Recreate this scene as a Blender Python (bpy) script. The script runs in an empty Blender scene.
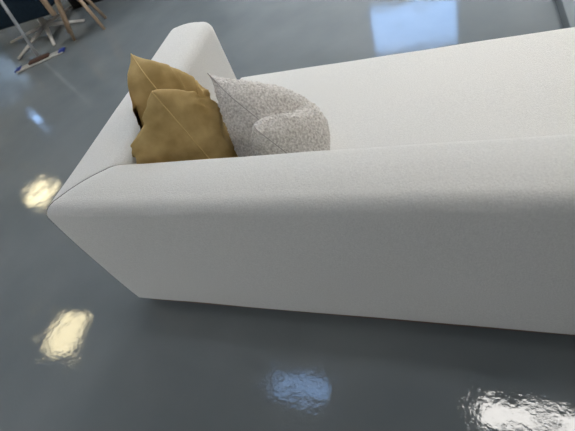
import bpy, bmesh, math, random
from mathutils import Vector, Matrix, noise
S = bpy.context.scene
C = S.collection
PI = math.pi
random.seed(4)

# ------------------------------------------------------------------ helpers
def link(name, bm, mat, parent=None, smooth=True):
    me = bpy.data.meshes.new(name)
    bmesh.ops.recalc_face_normals(bm, faces=bm.faces[:])
    bm.to_mesh(me); bm.free()
    for p in me.polygons: p.use_smooth = smooth
    o = bpy.data.objects.new(name, me); C.objects.link(o)
    if mat: me.materials.append(mat)
    if parent: o.parent = parent
    return o

def tag(o, label, cat, group=None):
    o['label'] = label; o['category'] = cat
    if group: o['group'] = group
    return o

def thing(name, label, cat, loc=(0, 0, 0), rz=0, group=None):
    o = bpy.data.objects.new(name, None); C.objects.link(o)
    o.location = loc; o.rotation_euler = (0, 0, rz); o.empty_display_size = .1
    return tag(o, label, cat, group)

def struct(name, bm, mat, parent=None):
    o = link(name, bm, mat, parent, smooth=False)
    o['kind'] = 'structure'
    return o

def box(bm, x0, x1, y0, y1, z0, z1, bev=0, seg=2):
    v = [bm.verts.new((x, y, z)) for z in (z0, z1) for y in (y0, y1) for x in (x0, x1)]
    fs = []
    for q in ((0, 1, 3, 2), (4, 6, 7, 5), (0, 4, 5, 1), (2, 3, 7, 6), (0, 2, 6, 4), (1, 5, 7, 3)):
        fs.append(bm.faces.new([v[i] for i in q]))
    if bev:
        es = list({e for f in fs for e in f.edges})
        bmesh.ops.bevel(bm, geom=es, offset=bev, segments=seg, profile=.5, affect='EDGES')
    return bm

def tube(bm, pts, rads, n=14, flat=1.0):
    pts = [Vector(p) for p in pts]
    rings = []
    for i, p in enumerate(pts):
        a = pts[max(0, i - 1)]; b = pts[min(len(pts) - 1, i + 1)]
        d = (b - a).normalized()
        up = Vector((0, 0, 1)) if abs(d.z) < .9 else Vector((0, 1, 0))
        s = d.cross(up).normalized(); t = s.cross(d).normalized()
        rings.append([bm.verts.new(p + rads[i] * (math.cos(2 * PI * k / n) * s + flat * math.sin(2 * PI * k / n) * t)) for k in range(n)])
    for r0, r1 in zip(rings, rings[1:]):
        for k in range(n): bm.faces.new((r0[k], r0[(k + 1) % n], r1[(k + 1) % n], r1[k]))
    bm.faces.new(rings[0][::-1]); bm.faces.new(rings[-1])
    return bm

# ------------------------------------------------------------------ materials
def mat(name, col, rough=.5, metal=0., spec=.5):
    m = bpy.data.materials.new(name); m.use_nodes = True
    b = m.node_tree.nodes['Principled BSDF']
    b.inputs['Base Color'].default_value = (*col, 1)
    b.inputs['Roughness'].default_value = rough
    b.inputs['Metallic'].default_value = metal
    b.inputs['Specular IOR Level'].default_value = spec
    return m, m.node_tree.nodes, m.node_tree.links, b

def noise_col(nt, links, b, c0, c1, scale, detail=4, lo=.35, hi=.65, coord='Object', rot=None, stretch=None):
    tc = nt.new('ShaderNodeTexCoord'); n = nt.new('ShaderNodeTexNoise'); r = nt.new('ShaderNodeValToRGB')
    n.inputs['Scale'].default_value = scale; n.inputs['Detail'].default_value = detail
    src = tc.outputs[coord]
    if stretch:
        mp = nt.new('ShaderNodeMapping'); mp.inputs['Scale'].default_value = stretch
        links.new(src, mp.inputs['Vector']); src = mp.outputs['Vector']
    links.new(src, n.inputs['Vector']); links.new(n.outputs['Fac'], r.inputs['Fac'])
    r.color_ramp.elements[0].position = lo; r.color_ramp.elements[1].position = hi
    r.color_ramp.elements[0].color = (*c0, 1); r.color_ramp.elements[1].color = (*c1, 1)
    links.new(r.outputs['Color'], b.inputs['Base Color'])
    return src, r

def bump(nt, links, b, src, tex, scale, strength, dist, detail=3, prev=None):
    if tex == 'voronoi':
        n = nt.new('ShaderNodeTexVoronoi'); out = 'Distance'
    else:
        n = nt.new('ShaderNodeTexNoise'); out = 'Fac'; n.inputs['Detail'].default_value = detail
    n.inputs['Scale'].default_value = scale
    links.new(src, n.inputs['Vector'])
    bp = nt.new('ShaderNodeBump'); bp.inputs['Strength'].default_value = strength; bp.inputs['Distance'].default_value = dist
    links.new(n.outputs[out], bp.inputs['Height'])
    if prev: links.new(prev.outputs['Normal'], bp.inputs['Normal'])
    links.new(bp.outputs['Normal'], b.inputs['Normal'])
    return bp

# sofa fabric: pale grey chenille, fine grain and a faint blotchy nap
M_FAB, nt, lk, b = mat('sofa_fabric', (.6, .6, .57), .9, spec=.2)
src, r = noise_col(nt, lk, b, (.635, .632, .61), (.745, .742, .715), 230, 8, .3, .7)
bp = bump(nt, lk, b, src, 'noise', 260, .8, .003, 3)
bump(nt, lk, b, src, 'noise', 60, .10, .003, 4, bp)
b.inputs['Sheen Weight'].default_value = .25; b.inputs['Sheen Roughness'].default_value = .5

M_SEAM, *_ = mat('seam_thread', (.04, .04, .04), .9)
M_WOODTRIM, *_ = mat('brown_wood', (.11, .055, .03), .5)
M_BLACK, *_ = mat('black_paint', (.012, .012, .014), .5)
# mustard velvet
M_VEL, nt, lk, b = mat('mustard_velvet', (.36, .22, .05), .75, spec=.25)
src, r = noise_col(nt, lk, b, (.35, .24, .088), (.55, .40, .18), 13, 6, .33, .68)
bump(nt, lk, b, src, 'noise', 420, .25, .001)
b.inputs['Sheen Weight'].default_value = .8; b.inputs['Sheen Roughness'].default_value = .3
b.inputs['Sheen Tint'].default_value = (.9, .68, .32, 1)
M_VELSEAM, *_ = mat('mustard_piping', (.62, .45, .19), .7)
# boucle
M_BOU, nt, lk, b = mat('boucle', (.5, .48, .45), .95, spec=.1)
src, r = noise_col(nt, lk, b, (.46, .43, .395), (.80, .77, .73), 135, 3, .32, .66)
bp = bump(nt, lk, b, src, 'voronoi', 150, .9, .004)
bump(nt, lk, b, src, 'noise', 260, .5, .002, 3, bp)
b.inputs['Sheen Weight'].default_value = .2
M_BOUSEAM, *_ = mat('boucle_seam', (.34, .32, .30), .95)

# poured epoxy floor
M_FLOOR, nt, lk, b = mat('grey_epoxy', (.2, .23, .25), .07)
src, r = noise_col(nt, lk, b, (.152, .174, .184), (.192, .212, .221), 1.7, 9, .33, .67)
bp = bump(nt, lk, b, src, 'noise', 5.5, .06, .02, 3)
bp = bump(nt, lk, b, src, 'noise', 34, .10, .003, 4, bp)
# patches of rippled, less polished resin
mk = nt.new('ShaderNodeTexNoise'); mk.inputs['Scale'].default_value = 5.5; mk.inputs['Detail'].default_value = 8; mk.inputs['Roughness'].default_value = .72; mk.inputs['Distortion'].default_value = .6; mk.noise_dimensions = '4D'; mk.inputs['W'].default_value = 7.3
lk.new(src, mk.inputs['Vector'])
mr = nt.new('ShaderNodeMapRange'); mr.inputs['From Min'].default_value = .50; mr.inputs['From Max'].default_value = .62
mr.inputs['To Min'].default_value = .05; mr.inputs['To Max'].default_value = .28
lk.new(mk.outputs['Fac'], mr.inputs['Value'])
bp3 = bump(nt, lk, b, src, 'noise', 75, .3, .0025, 3, bp)
lk.new(mr.outputs['Result'], bp3.inputs['Strength'])
rr = nt.new('ShaderNodeMapRange'); rr.inputs['From Min'].default_value = .5; rr.inputs['From Max'].default_value = .72
rr.inputs['To Min'].default_value = .035; rr.inputs['To Max'].default_value = .09
lk.new(mk.outputs['Fac'], rr.inputs['Value']); lk.new(rr.outputs['Result'], b.inputs['Roughness'])
b.inputs['IOR'].default_value = 1.5

M_WALL, nt, lk, b = mat('wall_paint', (.62, .64, .66), .7)
src, r = noise_col(nt, lk, b, (.58, .60, .62), (.66, .68, .70), 2.0, 4)
M_CEIL, nt, lk, b = mat('ceiling_paint', (.6, .61, .62), .8)
src, r = noise_col(nt, lk, b, (.56, .57, .58), (.62, .63, .64), 2.0, 4)
M_TRIM, *_ = mat('window_frame_paint', (.25, .26, .28), .4)
M_GLASS = bpy.data.materials.new('window_glass'); M_GLASS.use_nodes = True
g = M_GLASS.node_tree; g.nodes.clear()
o_ = g.nodes.new('ShaderNodeOutputMaterial'); tr = g.nodes.new('ShaderNodeBsdfTransparent'); gl = g.nodes.new('ShaderNodeBsdfGlossy')
mx = g.nodes.new('ShaderNodeMixShader'); mx.inputs[0].default_value = .06; gl.inputs['Roughness'].default_value = .02
g.links.new(tr.outputs[0], mx.inputs[1]); g.links.new(gl.outputs[0], mx.inputs[2]); g.links.new(mx.outputs[0], o_.inputs[0])

M_BLIND = bpy.data.materials.new('blind_cloth'); M_BLIND.use_nodes = True
g = M_BLIND.node_tree; g.nodes.clear()
o_ = g.nodes.new('ShaderNodeOutputMaterial'); t1 = g.nodes.new('ShaderNodeBsdfTranslucent'); t2 = g.nodes.new('ShaderNodeBsdfDiffuse')
wv = g.nodes.new('ShaderNodeTexNoise'); wv.inputs['Scale'].default_value = 2.5; rmp = g.nodes.new('ShaderNodeValToRGB')
rmp.color_ramp.elements[0].position = .4; rmp.color_ramp.elements[1].position = .6
rmp.color_ramp.elements[0].color = (.45, .42, .38, 1); rmp.color_ramp.elements[1].color = (.9, .84, .76, 1)
g.links.new(wv.outputs['Fac'], rmp.inputs['Fac']); g.links.new(rmp.outputs['Color'], t1.inputs['Color']); g.links.new(rmp.outputs['Color'], t2.inputs['Color'])
mx = g.nodes.new('ShaderNodeMixShader'); mx.inputs[0].default_value = .35
g.links.new(t1.outputs[0], mx.inputs[1]); g.links.new(t2.outputs[0], mx.inputs[2]); g.links.new(mx.outputs[0], o_.inputs[0])
def emit(name, col, k):
    m = bpy.data.materials.new(name); m.use_nodes = True
    b = m.node_tree.nodes['Principled BSDF']
    b.inputs['Base Color'].default_value = (.8, .8, .8, 1)
    b.inputs['Emission Color'].default_value = (*col, 1); b.inputs['Emission Strength'].default_value = k
    return m
M_WARM = emit('warm_diffuser', (1, .86, .52), 13)
M_WHITE = emit('white_diffuser', (1, .97, .92), 17)
M_COOL = emit('cool_fill', (.93, .97, 1), 25)  # for unseen panels added as fill towards the back wall
M_WARMER = emit('warm_fill', (1, .88, .74), 20)  # for unseen warm panels added as fill on the right
M_REAR = emit('rear_fill', (1, .98, .96), 40)  # for unseen panels added to fill from behind
M_BRIGHT = emit('white_fill', (1, .97, .92), 17)  # for the unseen fill panel added above the seat

M_OAK, nt, lk, b = mat('oak', (.5, .33, .2), .5)
noise_col(nt, lk, b, (.34, .24, .155), (.44, .32, .215), 6, 4, stretch=(8, 8, 1))
M_NAVY, nt, lk, b = mat('navy_fabric', (.012, .024, .04), .9, spec=.15)
noise_col(nt, lk, b, (.010, .021, .034), (.015, .03, .048), 60)
M_BEIGE, nt, lk, b = mat('pale_metal', (.48, .45, .41), .45)
noise_col(nt, lk, b, (.45, .42, .38), (.51, .48, .44), 14)
M_STEEL, nt, lk, b = mat('brushed_steel', (.42, .44, .46), .4, metal=.5)
noise_col(nt, lk, b, (.38, .40, .42), (.46, .48, .50), 20)
M_MOP, nt, lk, b = mat('mop_cloth', (.4, .4, .38), .9)
noise_col(nt, lk, b, (.33, .33, .31), (.46, .45, .43), 80)
M_BLUE, *_ = mat('blue_plastic', (.012, .03, .2), .4)
M_BROWN, *_ = mat('brown_plastic', (.07, .03, .02), .5)
M_PLAT, nt, lk, b = mat('platform_paint', (.18, .22, .24), .6)
noise_col(nt, lk, b, (.15, .18, .2), (.18, .21, .23), 3)

# ------------------------------------------------------------------ the room
ZC = 3.0
X0, X1, Y0, Y1 = -8.0, 6.0, -4.5, 6.4
def panel_grid(us, vs, holes, place):
    """a wall or ceiling as one slab with rectangular openings; place(u, v, w) gives the point"""
    bm = bmesh.new()
    us = sorted(set(us) | {h[0] for h in holes} | {h[1] for h in holes})
    vs = sorted(set(vs) | {h[2] for h in holes} | {h[3] for h in holes})
    solid = {}
    for i in range(len(us) - 1):
        for j in range(len(vs) - 1):
            cu, cv = (us[i] + us[i + 1]) / 2, (vs[j] + vs[j + 1]) / 2
            solid[i, j] = not any(h[0] < cu < h[1] and h[2] < cv < h[3] for h in holes)
    V = {}
    def vt(i, j, w):
        k = (i, j, w)
        if k not in V: V[k] = bm.verts.new(place(us[i], vs[j], w))
        return V[k]
    for (i, j), s in solid.items():
        if not s: continue
        for w in (0, 1): bm.faces.new([vt(i, j, w), vt(i + 1, j, w), vt(i + 1, j + 1, w), vt(i, j + 1, w)])
        for di, dj, e in ((-1, 0, ((0, 0), (0, 1))), (1, 0, ((1, 0), (1, 1))), (0, -1, ((0, 0), (1, 0))), (0, 1, ((0, 1), (1, 1)))):
            if not solid.get((i + di, j + dj), False):
                a, c = e
                bm.faces.new([vt(i + a[0], j + a[1], 0), vt(i + c[0], j + c[1], 0), vt(i + c[0], j + c[1], 1), vt(i + a[0], j + a[1], 1)])
    return bm
TH = .15
bm = bmesh.new(); box(bm, X0, X1, Y0, Y1, -.1, 0); struct('floor', bm, M_FLOOR)
WIN_B = [(-.05, 1.42, 1.95, 2.9)]
WIN_L = [(5.36, 5.64, 2.42, 2.76), (4.95, 6.05, .95, 1.95)]
SKY = [(-.68, .06, .28, .62)]
struct('ceiling', panel_grid([X0, X1], [Y0, Y1], SKY, lambda u, v, w: (u, v, ZC + w * TH)), M_CEIL)
struct('wall_back', panel_grid([X0, X1], [0, ZC], WIN_B, lambda u, v, w: (u, Y1 + w * TH, v)), M_WALL)
struct('wall_left', panel_grid([Y0, Y1], [0, ZC], WIN_L, lambda u, v, w: (X0 - w * TH, u, v)), M_WALL)
struct('wall_front', panel_grid([X0, X1], [0, ZC], [], lambda u, v, w: (u, Y0 - w * TH, v)), M_WALL)
struct('wall_right', panel_grid([Y0, Y1], [0, ZC], [], lambda u, v, w: (X1 + w * TH, u, v)), M_WALL)
def window(name, hole, place, mull):
    u0, u1, v0, v1 = hole
    bm = bmesh.new()
    def bar(a0, a1, b0, b1):
        p = [place(a, b_, w) for a in (a0, a1) for b_ in (b0, b1) for w in (.25, .75)]
        box(bm, min(q[0] for q in p), max(q[0] for q in p), min(q[1] for q in p), max(q[1] for q in p), min(q[2] for q in p), max(q[2] for q in p))
    f = .04
    bar(u0, u1, v0, v0 + f); bar(u0, u1, v1 - f, v1); bar(u0, u0 + f, v0 + f, v1 - f); bar(u1 - f, u1, v0 + f, v1 - f)
    for m in mull: bar(m - .02, m + .02, v0 + f, v1 - f)
    w_ = struct(name, bm, M_TRIM)
    bm = bmesh.new()
    q = [place(a, b_, .5) for a, b_ in ((u0 + f, v0 + f), (u1 - f, v0 + f), (u1 - f, v1 - f), (u0 + f, v1 - f))]
    n = (Vector(q[1]) - Vector(q[0])).cross(Vector(q[2]) - Vector(q[0])).normalized() * .003
    a = [bm.verts.new(Vector(x) - n) for x in q]; c = [bm.verts.new(Vector(x) + n) for x in q]
    bm.faces.new(a[::-1]); bm.faces.new(c)
    for k in range(4): bm.faces.new((a[k], a[(k + 1) % 4], c[(k + 1) % 4], c[k]))
    link('pane', bm, M_GLASS, w_, smooth=False)
window('window_1', WIN_B[0], lambda u, v, w: (u, Y1 + w * TH, v), [])
window('window_2', WIN_L[0], lambda u, v, w: (X0 - w * TH, u, v), [])
window('window_4', WIN_L[1], lambda u, v, w: (X0 - w * TH, u, v), [5.5])
window('window_3', SKY[0], lambda u, v, w: (u, v, ZC + w * TH), [])
bl = thing('dimming_blind', 'unseen white blind added to dim the low window in the left wall', 'blind', (X0 + .05, 5.5, 2.03))
bm = bmesh.new(); box(bm, -.002, .002, -.58, .58, -1.14, 0); link('cloth', bm, M_BLIND, bl, smooth=False)  # blind added so the window's reflection in the floor stays dim
bm = bmesh.new(); tube(bm, [(-.012, -.60, .01), (-.012, .60, .01)], [.03, .03], 20); link('roller', bm, M_TRIM, bl)
bm = bmesh.new(); box(bm, -.006, .006, -.58, .58, -1.165, -1.14); link('bottom_bar', bm, M_TRIM, bl, smooth=False)
bm = bmesh.new(); box(bm, X0 + .001, X1 - .001, Y1 - .016, Y1 - .001, 0.0, .08); struct('baseboard_back', bm, M_TRIM)
bm = bmesh.new(); box(bm, X0 + .001, X0 + .016, Y0 + .02, Y1 - .02, 0.0, .08); struct('baseboard_left', bm, M_TRIM)

# ceiling light panels: some mirrored in the floor, the others added as fill
def ceiling_light(x, y, sx, sy, m, label, rz=0):
    t = thing('ceiling_light', label, 'ceiling light', (x, y, ZC), rz, 'square light panels on the ceiling')
    bm = bmesh.new()
    hx, hy = sx / 2, sy / 2
    for q in ((-hx - .02, hx + .02, -hy - .02, -hy), (-hx - .02, hx + .02, hy, hy + .02), (-hx - .02, -hx, -hy, hy), (hx, hx + .02, -hy, hy)):
        box(bm, *q, -.03, 0)
    link('frame', bm, M_BEIGE, t, smooth=False)
    bm = bmesh.new(); box(bm, -hx, hx, -hy, hy, -.02, -.005); link('diffuser', bm, m, t, smooth=False)
    return t
ceiling_light(-3.93, .65, .55, .62, M_WARM, 'warm ceiling light panel mirrored in the floor beside the sofa corner', math.radians(5))
ceiling_light(-6.65, 3.42, .55, .62, M_WARM, 'warm ceiling light panel mirrored in the floor left of the mitred seam', math.radians(5))
ceiling_light(1.90, .46, .82, .21, M_WHITE, 'white ceiling light panel mirrored in the floor behind the sofa')
for x, y, m, w in [(.4, 2.0, M_BRIGHT, 'over the grey cushion'), (2.3, 2.0, M_WARMER, 'over the right of the sofa seat'), (4.4, 2.2, M_WARMER, 'over the low platform'),
                   (.6, 3.9, M_COOL, 'one row in from the high back window'), (2.5, 3.9, M_COOL, 'over the far side of the platform'), (-1.5, 3.2, M_COOL, 'over the oak stool'),
                   (-.6, 5.3, M_COOL, 'close to the high back window on its left'), (2.4, 5.3, M_COOL, 'close to the high back window on its right'),
                   (-3.2, -4.0, M_REAR, 'over the empty floor left of the sofa'), (-1.2, -4.0, M_REAR, 'near the front wall, behind the photographer'), (-6.0, -1.5, M_REAR, 'close to the left wall')]:
    ceiling_light(x, y, .6, .6, m, 'unseen fill panel added on the ceiling ' + w)  # unseen panels added to brighten sofa, walls and floor

# ------------------------------------------------------------------ the sofa
SH, SG, ST, SD, SS, SL = .722, .058, .23, 1.15, .393, 2.75
def rrect(a0, a1, z0, z1, rt, rb, bulge=.006, n=7):
    """closed profile (a, z); rt = (outer top, inner top) radii, rb = bottom radius"""
    pts = []
    def arc(ca, cz, r, s):
        for k in range(n + 1):
            t = s + PI / 2 * k / n
            pts.append((ca + r * math.cos(t), cz + r * math.sin(t)))
    def line(n_, p, q, out):
        for k in range(1, n_):
            f = k / n_; w = 4 * f * (1 - f) * bulge
            pts.append((p[0] + (q[0] - p[0]) * f + out[0] * w, p[1] + (q[1] - p[1]) * f + out[1] * w))
    arc(a1 - rt[1], z1 - rt[1], rt[1], 0)
    line(8, (a1 - rt[1], z1), (a0 + rt[0], z1), (0, 1))
    arc(a0 + rt[0], z1 - rt[0], rt[0], PI / 2)
    line(10, (a0, z1 - rt[0]), (a0, z0 + rb), (-1, 0))
    arc(a0 + rb, z0 + rb, rb, PI)
    line(6, (a0 + rb, z0), (a1 - rb, z0), (0, 0))
    arc(a1 - rb, z0 + rb, rb, 1.5 * PI)
    line(10, (a1, z0 + rb), (a1, z1 - rt[1]), (0, 0))
    return pts
def inset(pts, d, ca, cz):
    """move a profile inwards by d"""
    n = len(pts); out = []
    for i, p in enumerate(pts):
        a, c = Vector(pts[i - 1]), Vector(pts[(i + 1) % n])
        t = (c - a).normalized(); nrm = Vector((-t.y, t.x))
        q = Vector(p) + nrm * d
        out.append((q.x, q.y))
    return out
def loft(rings, name, m, parent):
    bm = bmesh.new()
    R_ = [[bm.verts.new(p) for p in r] for r in rings]
    n = len(R_[0])
    for r0, r1 in zip(R_, R_[1:]):
        for k in range(n): bm.faces.new((r0[k], r0[(k + 1) % n], r1[(k + 1) % n], r1[k]))
    bm.faces.new(R_[0]); bm.faces.new(R_[-1][::-1])
    return link(name, bm, m, parent)
sofa = thing('sofa', 'long pale grey fabric sofa seen from behind with two cushions in its corner', 'sofa')
BT = .212; KY = BT / ST
def fl(a, z):                            # the outer corner kicks out towards the floor
    return .068 * max(0, 1 - (z - SG) / (SH - SG)) * max(0, 1 - max(a, 0) / .15)
prof = rrect(0, ST, SG, SH, (.050, .055), .012)
prof = [(a - .006 * max(0, (z - .35) / .37) * max(0, 1 - a / .1), z) for a, z in prof]   # the outer face leans out a little towards the top
SEAM = .007
def seam_steps():
    return [(SEAM * f, SEAM * (1 - math.sqrt(max(0, 1 - (1 - f) ** 2)))) for f in (0, .08, .25, .55, 1)]
def wob(x, z, s):                         # gentle unevenness of the stuffing
    return .0025 * noise.noise(Vector((x * 3.1, z * 3.7, s)))
# backrest between two mitres
rings = []
for d, ins in seam_steps():
    rings.append([(a + d - fl(a, z), a * KY, z) for a, z in inset(prof, ins, 0, 0)])
for k in range(1, 48):
    f = k / 48
    rings.append([(a - fl(a, z) + SEAM + (SL - 2 * a + 2 * fl(a, z) - 2 * SEAM) * f, a * KY + wob(f * SL, z, 1.3), z + wob(f * SL, a, 7.7)) for a, z in prof])
for d, ins in reversed(seam_steps()):
    rings.append([(SL - a - d + fl(a, z), a * KY, z) for a, z in inset(prof, ins, 0, 0)])
loft(rings, 'backrest', M_FAB, sofa)
# arms, mitred at the back, rounded at the front
END = .07
for side in (0, 1):
    fx = (lambda a: a) if side == 0 else (lambda a: SL - a)
    rings = []
    for d, ins in seam_steps():
        rings.append([(fx(a - fl(a, z)), a * KY + d, z) for a, z in inset(prof, ins, 0, 0)])
    yend = SD - END
    for k in range(1, 25):
        f = k / 24
        rings.append([(fx(a - fl(a, z) + wob(f * SD, z, 3.1 + side)), a * KY + SEAM + (yend - a * KY - SEAM) * f, z + wob(f * SD, a, 9.2 + side)) for a, z in prof])
    for k in range(1, 9):
        t = PI / 2 * k / 8
        rings.append([(fx(a - fl(a, z)), yend + END * math.sin(t), z) for a, z in inset(prof, END * (1 - math.cos(t)), 0, 0)])
    loft(rings, 'arm', M_FAB, sofa)
# dark stitching lying in the two mitre grooves
for side in (0, 1):
    pr = inset(prof, .0045, 0, 0)
    pts = [((a - fl(a, z) if side == 0 else SL - a + fl(a, z)), a * KY, z) for a, z in pr]
    bm = bmesh.new()
    tube(bm, pts[:] + [pts[0]], [.0038] * (len(pts) + 1), 6)
    link('seam', bm, M_SEAM, sofa)
# seat cushion: profile in (y, z), front edge rolled
def seat_part(name, x0, x1, y0, y1, z0, z1, rt, bulge):
    pr = rrect(-y1, -y0, z0, z1, (rt, .015), .012, bulge)
    rings = []
    e = .012
    for k in range(0, 6):
        t = PI / 2 * k / 5
        rings.append([(x0 + e * (1 - math.cos(t)) if False else x0 + e * (1 - math.cos(PI / 2 - t)) * 0 + e * math.sin(t) * 1.0, -a, z) for a, z in inset(pr, e * (1 - math.sin(t)), 0, 0)])
    for k in range(1, 30):
        f = k / 30
        rings.append([(x0 + e + (x1 - x0 - 2 * e) * f, -a + wob(f * 3, z, 5.5), z + (wob(f * 3, a, 2.2) if z > (z0 + z1) / 2 else 0)) for a, z in pr])
    for k in range(5, -1, -1):
        t = PI / 2 * k / 5
        rings.append([(x1 - e * math.sin(t), -a, z) for a, z in inset(pr, e * (1 - math.sin(t)), 0, 0)])
    return loft(rings, name, M_FAB, sofa)
seat_part('seat_cushion', ST + .004, SL - ST - .004, BT + .004, SD, .215, SS, .045, .004)
seat_part('seat_base', ST + .004, SL - ST - .004, BT + .004, SD - .012, SG, .211, .012, 0)
# thin wooden base board under the upholstery and short dark feet
bm = bmesh.new(); box(bm, .003, SL - .003, .003, SD - .02, SG - .008, SG + .004, .001, 1); link('base_board', bm, M_WOODTRIM, sofa, smooth=False)
for x in (.16, SL - .16):
    for y in (.16, SD - .16):
        bm = bmesh.new(); tube(bm, [(x, y, 0), (x, y, SG - .006)], [.022, .03], 20); link('foot', bm, M_BLACK, sofa)

# ------------------------------------------------------------------ cushions
def smooth(a, b_, x):
    t = min(1, max(0, (x - a) / (b_ - a))); return t * t * (3 - 2 * t)
def cushion(name, label, A, B, P, Q, m, mseam, thick, dent, N, fuzz, seed, front=1.0, back=1.0, ears=.3, bulge_v=.5, wr=.006, low=.28, vall=.62, cc=0., vlo=.22, crease=0., lean=0., ex=.45, blow=.1, gw=.17, slump=0., ridge=0., vdrift=0., seam_r=.0022):
    """a square cushion with its top edge chopped down: A-B is the top edge, P below B, Q below A"""
    A, B, P, Q = map(Vector, (A, B, P, Q))
    nrm = (B - A).cross(P - B).normalized()
    up = ((A + B) - (P + Q)).normalized()
    t = thing(name, label, 'cushion', ((P + Q) / 2)[:])
    org = (P + Q) / 2
    def pos(u, v, s):
        # u 0..1 from A to B, v 0..1 bottom to top
        cu, cv = 2 * u - 1, 2 * v - 1
        # sides pull in between the corners, as on any filled square cover
        pu = u + .035 * (-cu) * (1 - cv * cv); pv = v + .03 * (-cv) * (1 - cu * cu)
        p = (Q * (1 - pu) + P * pu) * (1 - pv) + (A * (1 - pu) + B * pu) * pv
        k = max(0, (1 - cu * cu)) * max(0, (1 - cv * cv))
        th = thick * (k ** ex) * (1 - .55 * math.exp(-((abs(cu) - 1) ** 2 + (cv - 1) ** 2) / .10))
        # the chop: a sharp valley from the middle of the top edge running down both faces
        dc = cu - cc
        dv = dc - (vdrift * (1 - v) if s < 0 else 0)
        g_ = math.exp(-(dc / .36) ** 2) * (1 - cu ** 4); gs = math.exp(-(dv / gw) ** 2)
        top = smooth(.30, 1.0, v)
        p = p - up * dent * g_ * top ** 1.3
        th *= 1 - vall * gs * smooth(vlo, .9, v)
        # fullness slumps to the lower half
        th *= (1 + (low if s > 0 else blow) * 2 * (.5 - v)) * (1 + (lean * cu if s > 0 else -.4 * lean * cu))
        # creases
        cr = noise.noise(Vector((u * 4.2 + seed, v * 2.6, s * 3 + seed)))
        cr2 = noise.noise(Vector((u * 9 + v * 5 + seed, v * 3 - u * 3, s * 5 - seed)))
        th += k ** .5 * (wr * 1.6 * cr + wr * cr2)
        if ridge:
            w1 = Vector((u * 2.6 + .8 * v, v * 5.5 - 2.2 * u, s * 4 + seed))
            th += ridge * min(1, k * 2.5) * ((1 - 3 * abs(noise.noise(w1))) + .5 * (1 - 3 * abs(noise.noise(w1 * 1.9))))
        rad = math.hypot(dc, 1.7 * (1 - v)); ang = math.atan2(1.7 * (1 - v), dc)
        rid = 1 - 3.2 * abs(noise.noise(Vector((ang * 3.6 + seed, s * 2 + seed, .8 * rad))))
        rid2 = noise.noise(Vector((ang * 8, s * 3 + seed, 1.5 * rad)))
        th += k ** .5 * crease * math.exp(-(rad / .95) ** 2) * smooth(.08, .3, rad) * (.55 * rid + .45 * rid2)
        q = p + nrm * s * th * (front if s > 0 else back)
        if fuzz:
            q = q + nrm * s * min(1, k * 8) * fuzz * (noise.noise(q * 75) + .7 * noise.noise(q * 170))
        if s < 0: q.y -= .8 * slump * k ** .5 * math.exp(-((v - .50) / .25) ** 2) * smooth(.45, .8, u); q.x -= slump * k ** .5 * math.exp(-((v - .42) / .30) ** 2) * smooth(.05, .5, u)
        q.x = max(q.x, ST + .012 - max(0, q.z - .80) * .18)
        q.y = max(q.y, BT + .014 - max(0, q.z - .80) * .25)
        # the cover flattens against the seat, the backrest and the arm
        q.z = max(q.z, SS + .007)
        R_ = .055
        for ax in (0, 1):
            lim = (ST, BT)[ax]; a, z = q[ax] - (lim - R_), q.z - (SH + .014 - R_)
            if a > 0 and z > 0:
                L = math.hypot(a, z)
                if L < R_ + .008: a, z = a / L * (R_ + .008), z / L * (R_ + .008)
            elif a > z:
                a = max(a, R_ + .008)
            else:
                z = max(z, R_ + .008)
            q[ax] = a + lim - R_; q.z = z + SH + .014 - R_
        return q - org
    bm = bmesh.new()
    grid = {}
    for s in (1, -1):
        for i in range(N + 1):
            for j in range(N + 1):
                u, v = .5 - .5 * math.cos(PI * i / N), .5 - .5 * math.cos(PI * j / N)
                edge = i in (0, N) or j in (0, N)
                key = (i, j, 0 if edge else s)
                if key not in grid: grid[key] = bm.verts.new(pos(u, v, s))
        for i in range(N):
            for j in range(N):
                ks = [(i, j), (i + 1, j), (i + 1, j + 1), (i, j + 1)]
                bm.faces.new([grid[(a, c, 0 if a in (0, N) or c in (0, N) else s)] for a, c in ks])
    link('cover', bm, m, t)
    pts = []
    for i in range(N): pts.append((i, 0))
    for j in range(N): pts.append((N, j))
    for i in range(N): pts.append((N - i, N))
    for j in range(N): pts.append((0, N - j))
    pts = [pos(.5 - .5 * math.cos(PI * i / N), .5 - .5 * math.cos(PI * j / N), 1) for i, j in pts]
    bm = bmesh.new(); tube(bm, pts + [pts[0]], [seam_r] * (len(pts) + 1), 6)
    link('seam', bm, mseam, t)
    return t
cushion('throw_cushion', 'mustard velvet cushion with a chopped top wedged in the sofa corner',
        (.232, .527, .912), (.385, .345, .867), (.475, .335, .405), (.33, .56, .405), M_VEL, M_VELSEAM, .13, .15, 120, 0, 2.3, .9, 2.0, wr=.005, low=-.2, vall=.8, cc=.25, vlo=.25, crease=.032, lean=.2, blow=.36, gw=.14, ex=.4, slump=.125, ridge=.015, vdrift=.8)
cushion('throw_cushion', 'grey nubbly boucle cushion leaning beside the mustard one',
        (.475, .535, .79), (.695, .315, .70), (.84, .335, .41), (.68, .70, .41), M_BOU, M_BOUSEAM, .13, .09, 180, .007, 5.1, 1.05, 1.2, slump=.03, low=.3, vall=.5, cc=.25, vlo=.4, lean=.15, blow=.35, gw=.14, seam_r=.0015)

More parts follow.
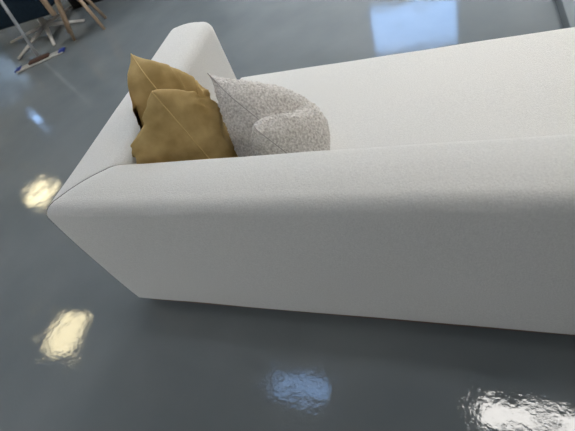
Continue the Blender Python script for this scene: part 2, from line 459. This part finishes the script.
# ------------------------------------------------------------------ lounge chair with a star base, seen from behind
CHR = math.radians(5)
ch = thing('lounge_chair', 'dark navy lounge chair on a pale star base, its back turned', 'chair', (-3.4, 3.45, 0), CHR)
def chl(x, y, z):
    dx, dy = x + 3.4, y - 3.45
    return (dx * math.cos(CHR) + dy * math.sin(CHR), -dx * math.sin(CHR) + dy * math.cos(CHR), z)
bm = bmesh.new(); box(bm, -.36, .50, -.25, .40, .28, .46, .05, 4); link('seat', bm, M_NAVY, ch)
bm = bmesh.new(); box(bm, -.36, .50, -.34, -.24, .245, .84, .04, 4); link('backrest', bm, M_NAVY, ch)
for sx in (-.385, .525):
    bm = bmesh.new(); box(bm, sx - .025, sx + .025, -.335, -.285, .225, .62, .012, 3); link('back_post', bm, M_OAK, ch)
bm = bmesh.new(); tube(bm, [(.05, -.03, .06), (.05, -.03, .285)], [.045, .03], 20); link('column', bm, M_BEIGE, ch)
for (x, y) in ((-2.75, 3.42), (-2.88, 2.94), (-3.35, 2.8), (-3.93, 3.31), (-3.35, 4.0)):
    bm = bmesh.new(); tube(bm, [(.05, -.03, .075), chl(x, y, .018)], [.032, .018], 12, .7); link('star_arm', bm, M_BEIGE, ch)

# ------------------------------------------------------------------ oak stool
st = thing('stool', 'oak stool with splayed tapered legs and a black seat', 'stool', (-2.42, 3.12, 0))
SZ = .46
bm = bmesh.new(); tube(bm, [(0, 0, SZ), (0, 0, SZ + .012), (0, 0, SZ + .035), (0, 0, SZ + .042)], [.165, .175, .175, .16], 40); link('seat', bm, M_BLACK, st)
for (x, y) in ((-2.62, 2.99), (-2.24, 3.09), (-2.40, 3.38), (-2.87, 3.22)):
    fx, fy = x + 2.42, y - 3.12
    bm = bmesh.new(); tube(bm, [(fx, fy, 0), (fx * .45, fy * .45, SZ + .002)], [.016, .023], 16); link('leg', bm, M_OAK, st)

# ------------------------------------------------------------------ flat mop leaning on the lounge chair
mp = thing('floor_mop', 'flat floor mop with blue ends on the floor before the lounge chair', 'mop', (-2.875, 2.645, 0), math.atan2(.27, .57))
bm = bmesh.new(); box(bm, -.29, .29, -.05, .05, .002, .022, .008, 2); link('mop_pad', bm, M_MOP, mp)
bm = bmesh.new(); box(bm, -.12, .12, -.04, .04, .022, .045, .006, 2); link('pad_holder', bm, M_BROWN, mp)
for sx in (-1, 1):
    bm = bmesh.new(); box(bm, sx * .27 - .035, sx * .27 + .035, -.045, .045, .012, .03, .006, 2); link('end_clip', bm, M_BLUE, mp)
bm = bmesh.new()
ca, sa = math.cos(math.atan2(.27, .57)), math.sin(math.atan2(.27, .57))
def loc(x, y, z):
    dx, dy = x + 2.875, y - 2.645
    return (dx * ca + dy * sa, -dx * sa + dy * ca, z)
tube(bm, [loc(-2.91, 2.69, .05), loc(-3.23, 3.09, .86), loc(-3.30, 3.17, 1.05)], [.019, .019, .019], 14); link('handle', bm, M_STEEL, mp)

# ------------------------------------------------------------------ black cabinet and low platform
cb = thing('cabinet', 'tall black cabinet standing behind the oak stool', 'cabinet', (-2.4, 4.2, 0), math.radians(6))
bm = bmesh.new(); box(bm, -.9, .9, -.2, .2, .0, 1.9, .006, 2); link('body', bm, M_BLACK, cb)  # unseen upper part, made tall so its reflection darkens the floor
for sx in (-1, 1):
    bm = bmesh.new(); box(bm, sx * .445 - .435, sx * .445 + .435, -.218, -.2, .04, 1.88, .003, 1); d = link('door', bm, M_BLACK, cb)
    bm = bmesh.new(); tube(bm, [(sx * .06, -.226, .9), (sx * .06, -.226, 1.05)], [.006, .006], 10); link('handle', bm, M_STEEL, d)
bm = bmesh.new(); box(bm, 1.825, 4.4, 1.5, 4.2, 0, .075, .006, 2)
tag(link('display_platform', bm, M_PLAT), 'low blue-grey display platform with a dark edge beyond the sofa', 'platform')

# ------------------------------------------------------------------ daylight outside
w = bpy.data.worlds.new('World'); S.world = w; w.use_nodes = True
bg = w.node_tree.nodes['Background']
bg.inputs['Color'].default_value = (.32, .56, 1, 1); bg.inputs['Strength'].default_value = 7.0

# ------------------------------------------------------------------ camera
F, YAW, PITCH, ROLL, CX, CY, CZ = 405.397, -.58612, .83224, .46446, 1.25348, -.58878, 1.45
fw = Vector((math.sin(YAW) * math.cos(PITCH), math.cos(YAW) * math.cos(PITCH), -math.sin(PITCH)))
rt = Vector((math.cos(YAW), -math.sin(YAW), 0)); dn = fw.cross(rt)
r2 = math.cos(ROLL) * rt + math.sin(ROLL) * dn; d2 = -math.sin(ROLL) * rt + math.cos(ROLL) * dn
cam = bpy.data.cameras.new('Camera'); co = bpy.data.objects.new('Camera', cam); C.objects.link(co)
M = Matrix((r2, -d2, -fw)).transposed().to_4x4(); M.translation = (CX, CY, CZ); co.matrix_world = M
cam.sensor_width = 36; cam.lens = F / 575 * 36; cam.clip_start = .05
cam.dof.use_dof = True; cam.dof.focus_distance = 1.5; cam.dof.aperture_fstop = 3.5
S.camera = co
S.view_settings.view_transform = 'Standard'; S.view_settings.look = 'None'; S.view_settings.gamma = 1
S.view_settings.exposure = 0.15
